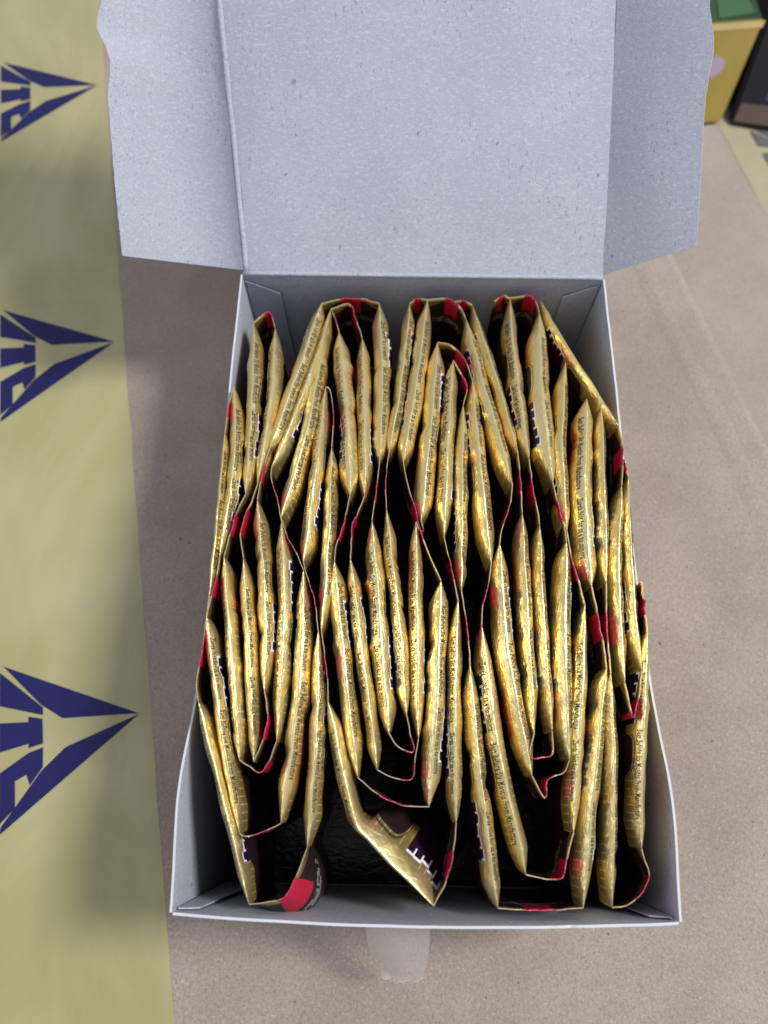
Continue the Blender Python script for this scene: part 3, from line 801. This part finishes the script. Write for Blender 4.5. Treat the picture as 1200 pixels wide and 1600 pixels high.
class Pouch:
    def __init__(self, key, pts, th, seed):
        self.rnd = random.Random(seed)
        r = self.rnd
        self.key, self.th = key, th * .94
        self.seed = seed
        self.N = 44
        self.line, self.L = spline(pts, 400)
        self.e0, self.e1 = r.uniform(.09, .17), r.uniform(.09, .17)
        self.flip = r.random() < .5
        self.rev = r.random() < .5
        self.round = r.uniform(3.6, 5.2)
        if key == 'F': self.flip = False
        self.kinks = [(r.uniform(.15, .85), r.uniform(.012, .035), r.uniform(.08, .34) * r.choice((-1, 1, 1)), r.choice((-1, 1))) for _ in range(r.randint(2, 4))]
    def base(self, f):
        i = min(398, max(0, int(f * 399))); t = f * 399 - i
        p = self.line[i].lerp(self.line[i + 1], t)
        a, b = self.line[max(0, i - 6)], self.line[min(399, i + 7)]
        d = (b - a); d.z = 0; d.normalize()
        return p, Vector((-d.y, d.x, 0))          # point, sideways
    def half(self, f):
        q = min(1, f / self.e0, (1 - f) / self.e1)
        q = q ** .82
        q *= 1 + .05 * math.sin(math.pi * f) + .17 * noise.noise(Vector((f * 4, self.seed, 0)))
        return .12 + (self.th / 2 - .12) * q
    def at(self, f, row, side, lift=0.0):
        p, n = self.base(f)
        full = p.z - FLOOR_Z
        w = self.half(f)
        rr = self.round * (.35 + .65 * min(1, 2 * w / self.th))
        if row[0] == 'p': d, prof = rr * (1 - math.cos(row[1])) * .8 + 1.15 * math.sin(row[1]) * w / (self.th / 2), math.sin(row[1])
        else: d, prof = rr * .8 + 1.15 * w / (self.th / 2) + row[1], 1 + .05 * min(1, row[1] / 8)
        d = min(d, full)
        lo = max(0, (d - .55 * full) / (.45 * full))
        prof *= 1 - .55 * lo * lo
        for (k, wd, am, sd) in self.kinks:
            if sd == side: prof *= 1 - am * math.exp(-((f - k - d * .004) / wd) ** 2)
        h = w * prof
        self.printed = .85 * (h + d)
        taper = min(1, f / self.e0, (1 - f) / self.e1)
        wob = .30 * noise.noise(Vector((f * 9, d * .11 + side * 3, self.seed * 1.7))) * min(1, d / 2) * taper
        ridge = .35 * noise.noise(Vector((f * 6, 1.3, self.seed * 2.1))) * taper
        lean = LEAN.get(self.key, 0) * max(0, min(1, (f - .50) / .07))
        zz = p.z - d + .25 * noise.noise(Vector((f * 11, self.seed, 4))) * taper * (1 - min(1, d / 20))
        q3 = p + n * (side * (h + wob + lift) + ridge + lean * d * .9)
        return Vector((q3.x, q3.y, zz + lift * .6))
    def build(self, parent):
        V, UV, Fc = [], [], []
        fs = [i / (self.N - 1) for i in range(self.N)]
        sgn = -1 if self.flip else 1
        nd = len(ROWS)
        full = min(p.z for p in self.line) - FLOOR_Z
        def add(f, d, side):
            V.append(self.at(f, d, side)); d = max(1e-4, self.printed * (.58 if self.key == 'F' else 1))
            s = self.L * ((1 - f) if self.rev else f) * 48.0 / max(40, self.L)
            if self.key == 'F': s = 27.5 - 54 * (f - .64)
            UV.append((s, side * sgn * d))
        idx = {}
        for side in (1, -1):
            for i, f in enumerate(fs):
                for k, d in enumerate(ROWS):
                    if k == 0 and side == -1:
                        # own verts so the printed coordinates stay clean, welded in place
                        pass
                    idx[side, i, k] = len(V)
                    add(f, d, side)
        for side in (1, -1):
            for i in range(self.N - 1):
                for k in range(nd - 1):
                    a, b, c, e = idx[side, i, k], idx[side, i + 1, k], idx[side, i + 1, k + 1], idx[side, i, k + 1]
                    Fc.append((a, e, c, b) if side == -1 else (a, b, c, e))
        me = mesh('pouch', V, Fc, uvs=UV, smooth=True)
        bm = bmesh.new(); bm.from_mesh(me)
        bmesh.ops.remove_doubles(bm, verts=bm.verts, dist=2e-6)
        bm.to_mesh(me); bm.free()
        ob = link('pouch', me, M_POUCH, parent)
        # printed lines of small type, wrapped on the fold
        side = 1 if self.rnd.random() < .5 else -1
        LV_, LF_ = [], []
        use = self.L * (1 - self.e0 - self.e1) * .96
        order = [(TXT1, W1), (TXT2, W2)]
        if self.rev: order.reverse()
        sc = min(1.05, use / (W1 + W2 + 3.0))
        x = self.L * self.e0 + use * .02
        h0 = self.rnd.uniform(.15, .5) * self.th / 5
        for (tv, tf), wd in order:
            b = len(LV_)
            for v in tv:
                xs = x + v[0] * sc
                f = min(.999, xs / self.L)
                hh = h0 + ((.05 + v[1]) if side == 1 else (1.12 - v[1])) * sc * 1.4 * min(1.0, self.th / 4.4)
                q = min(.97, max(.03, hh / max(.3, self.half(f))))
                LV_.append(self.at(f, ('p', math.asin(q)), side, .05))
            LF_ += [tuple(b + i for i in f) for f in tf]
            x += wd * sc + 3.0 * sc
        link('lettering', mesh('lettering', LV_, LF_), M_INK, ob)
        return ob

FLOP = {('D1', 0): -.6, ('G16', 0): -.25}
def seal(pts, parent, seed, lean=None):
    rnd = random.Random(seed)
    n = 26
    line, L = spline(pts, n)
    D = [0, 1.5, 3.5, 6, 8, 11, 16, 26, 40]
    half = .10
    V, UV, Fc, MI = [], [], [], []
    flop = rnd.uniform(-.05, .05) if lean is None else lean
    for side in (1, -1):
        for i in range(n):
            a, b = line[max(0, i - 1)], line[min(n - 1, i + 1)]
            d_ = b - a; d_.z = 0; d_.normalize(); nn_ = Vector((-d_.y, d_.x, 0))
            mid = math.sin(math.pi * i / (n - 1))
            for d in D:
                dd = min(d, line[i].z - FLOOR_Z)
                off_ = side * half + flop * min(dd, 12) * mid + .35 * mid * noise.noise(Vector((i * .25, d * .12, seed)))
                p = line[i] + nn_ * off_
                V.append((p.x, p.y, line[i].z - dd + mid * .4 * noise.noise(Vector((i * .4, seed, 1)))))
                UV.append((10 * i / (n - 1), d))
    nd = len(D); o = n * nd
    for i in range(n - 1):
        for k in range(nd - 1):
            a = i * nd + k
            Fc.append((a, a + nd, a + nd + 1, a + 1)); MI.append(0)
            Fc.append((o + a, o + a + 1, o + a + nd + 1, o + a + nd)); MI.append(0)
        a = i * nd
        Fc.append((a, o + a, o + a + nd, a + nd)); MI.append(1)
    me = mesh('end_seal', V, Fc, uvs=UV, mats=MI)
    for p in me.polygons: p.use_smooth = p.material_index == 0
    return link('end_seal', me, [M_SEAL, M_SEAM], parent)

SPECIAL = {
    'B': 'flattened gold sachet lying slantwise along the inner wall near the lid hinge',
    'F': 'crumpled gold sachet bent over, its wide gold face and black panel showing',
    'D1': 'gold sachet with a folded-over corner in the box corner beside the logo tape',
    'A20': 'fat gold sachet with hatched face beside the slanting flattened sachet',
}
ORD = 'first second third fourth fifth sixth seventh eighth ninth tenth eleventh twelfth thirteenth fourteenth fifteenth sixteenth seventeenth eighteenth nineteenth twentieth'.split() + ['twenty-' + w for w in 'first second third fourth fifth sixth seventh eighth ninth'.split()]
rank = {}
for near in (True, False):
    row = sorted((sum(p[0] for p in pts) / len(pts), key) for key, pts, th in SACHETS if (key[0] in 'AB') == near)
    for i, (x, key) in enumerate(row): rank[key] = ORD[i]
roots = {}
for i, (key, pts, th) in enumerate(SACHETS):
    cx = sum(p[0] for p in pts) / len(pts); cy = sum(p[1] for p in pts) / len(pts)
    root = empty('sachet', (cx * MM, cy * MM, FLOOR_Z * MM))
    if key in SPECIAL: lab = SPECIAL[key]
    elif key[0] == 'A': lab = rank[key] + ' gold sachet from the tape-side wall, in the rows nearer the lid hinge'
    else: lab = rank[key] + ' gold sachet from the tape-side wall, in the rows away from the lid'
    tag(root, lab, 'sachet', 'gold foil sachets packed in the box')
    loc = [tuple(Vector(p) - Vector((cx, cy, FLOOR_Z))) for p in pts]
    FZ = FLOOR_Z
    FLOOR_Z = 0.0
    Pouch(key, loc, th, i * 7 + 3).build(root)
    FLOOR_Z = FZ
    roots[key] = (root, Vector((cx, cy, FLOOR_Z)))
for j, (key, pts) in enumerate(SEALS):
    root, c = roots[key]
    FZ = FLOOR_Z
    FLOOR_Z = 0.0
    seal([tuple(Vector(p) - c) for p in pts], root, j * 5 + 1, FLOP.get((key, 0)))
    FLOOR_Z = FZ

# added flat black pouches, there to darken the gaps between the standing strips
def mat_flat():
    g = G('gap_darkening_face')
    uv = g.n('UVMap', 0)
    sep = g.t.nodes.new('ShaderNodeSeparateXYZ'); g.t.links.new(uv, sep.inputs[0])
    c = g.mix(g.band(sep.outputs[0], 3.0, 7.0, .1), BLACK, (0.20, 0.008, 0.025))
    foil_finish(g, c, g.math('MULTIPLY', 0.0, sep.outputs[1]), uv)
    return g.m
M_FLAT = mat_flat()
def flat_pouch(x0, x1, y0, y1, z, seed):
    V, UV, Fc = [], [], []
    n = 12
    for sd in (1, 0):
        for i in range(n + 1):
            for k in range(n + 1):
                a, b = i / n, k / n
                puff = (math.sin(math.pi * a) * math.sin(math.pi * b)) ** .5
                h = (2.2 if sd else -1.6) * puff + .4 * noise.noise(Vector((a * 4, b * 4, seed))) * puff
                V.append((x0 + (x1 - x0) * a, y0 + (y1 - y0) * b, z + h)); UV.append((a * 50, b * 50))
    o = (n + 1) ** 2
    for i in range(n):
        for k in range(n):
            a = i * (n + 1) + k
            Fc.append((a, a + n + 1, a + n + 2, a + 1)); Fc.append((o + a, o + a + 1, o + a + n + 2, o + a + n + 1))
    return mesh('pouch', V, Fc, uvs=UV, smooth=True)
k = 0
for ix in range(2):
    for iy in range(4):
        xa, ya = X0 + .5 + ix * 59.9, Y0 + .7 + iy * 46.8
        r0 = empty('sachet', ((xa + 29.5) * MM, (ya + 23) * MM, 1.2 * MM))
        tag(r0, 'added black sachet lying flat on the box bottom to darken the gaps between the standing ones', 'sachet', 'added flat sachets darkening the gaps')
        me = flat_pouch(-29.5, 30.2, -23, 23.7, 2.4, k); k += 1
        link('pouch', me, M_FLAT, r0)
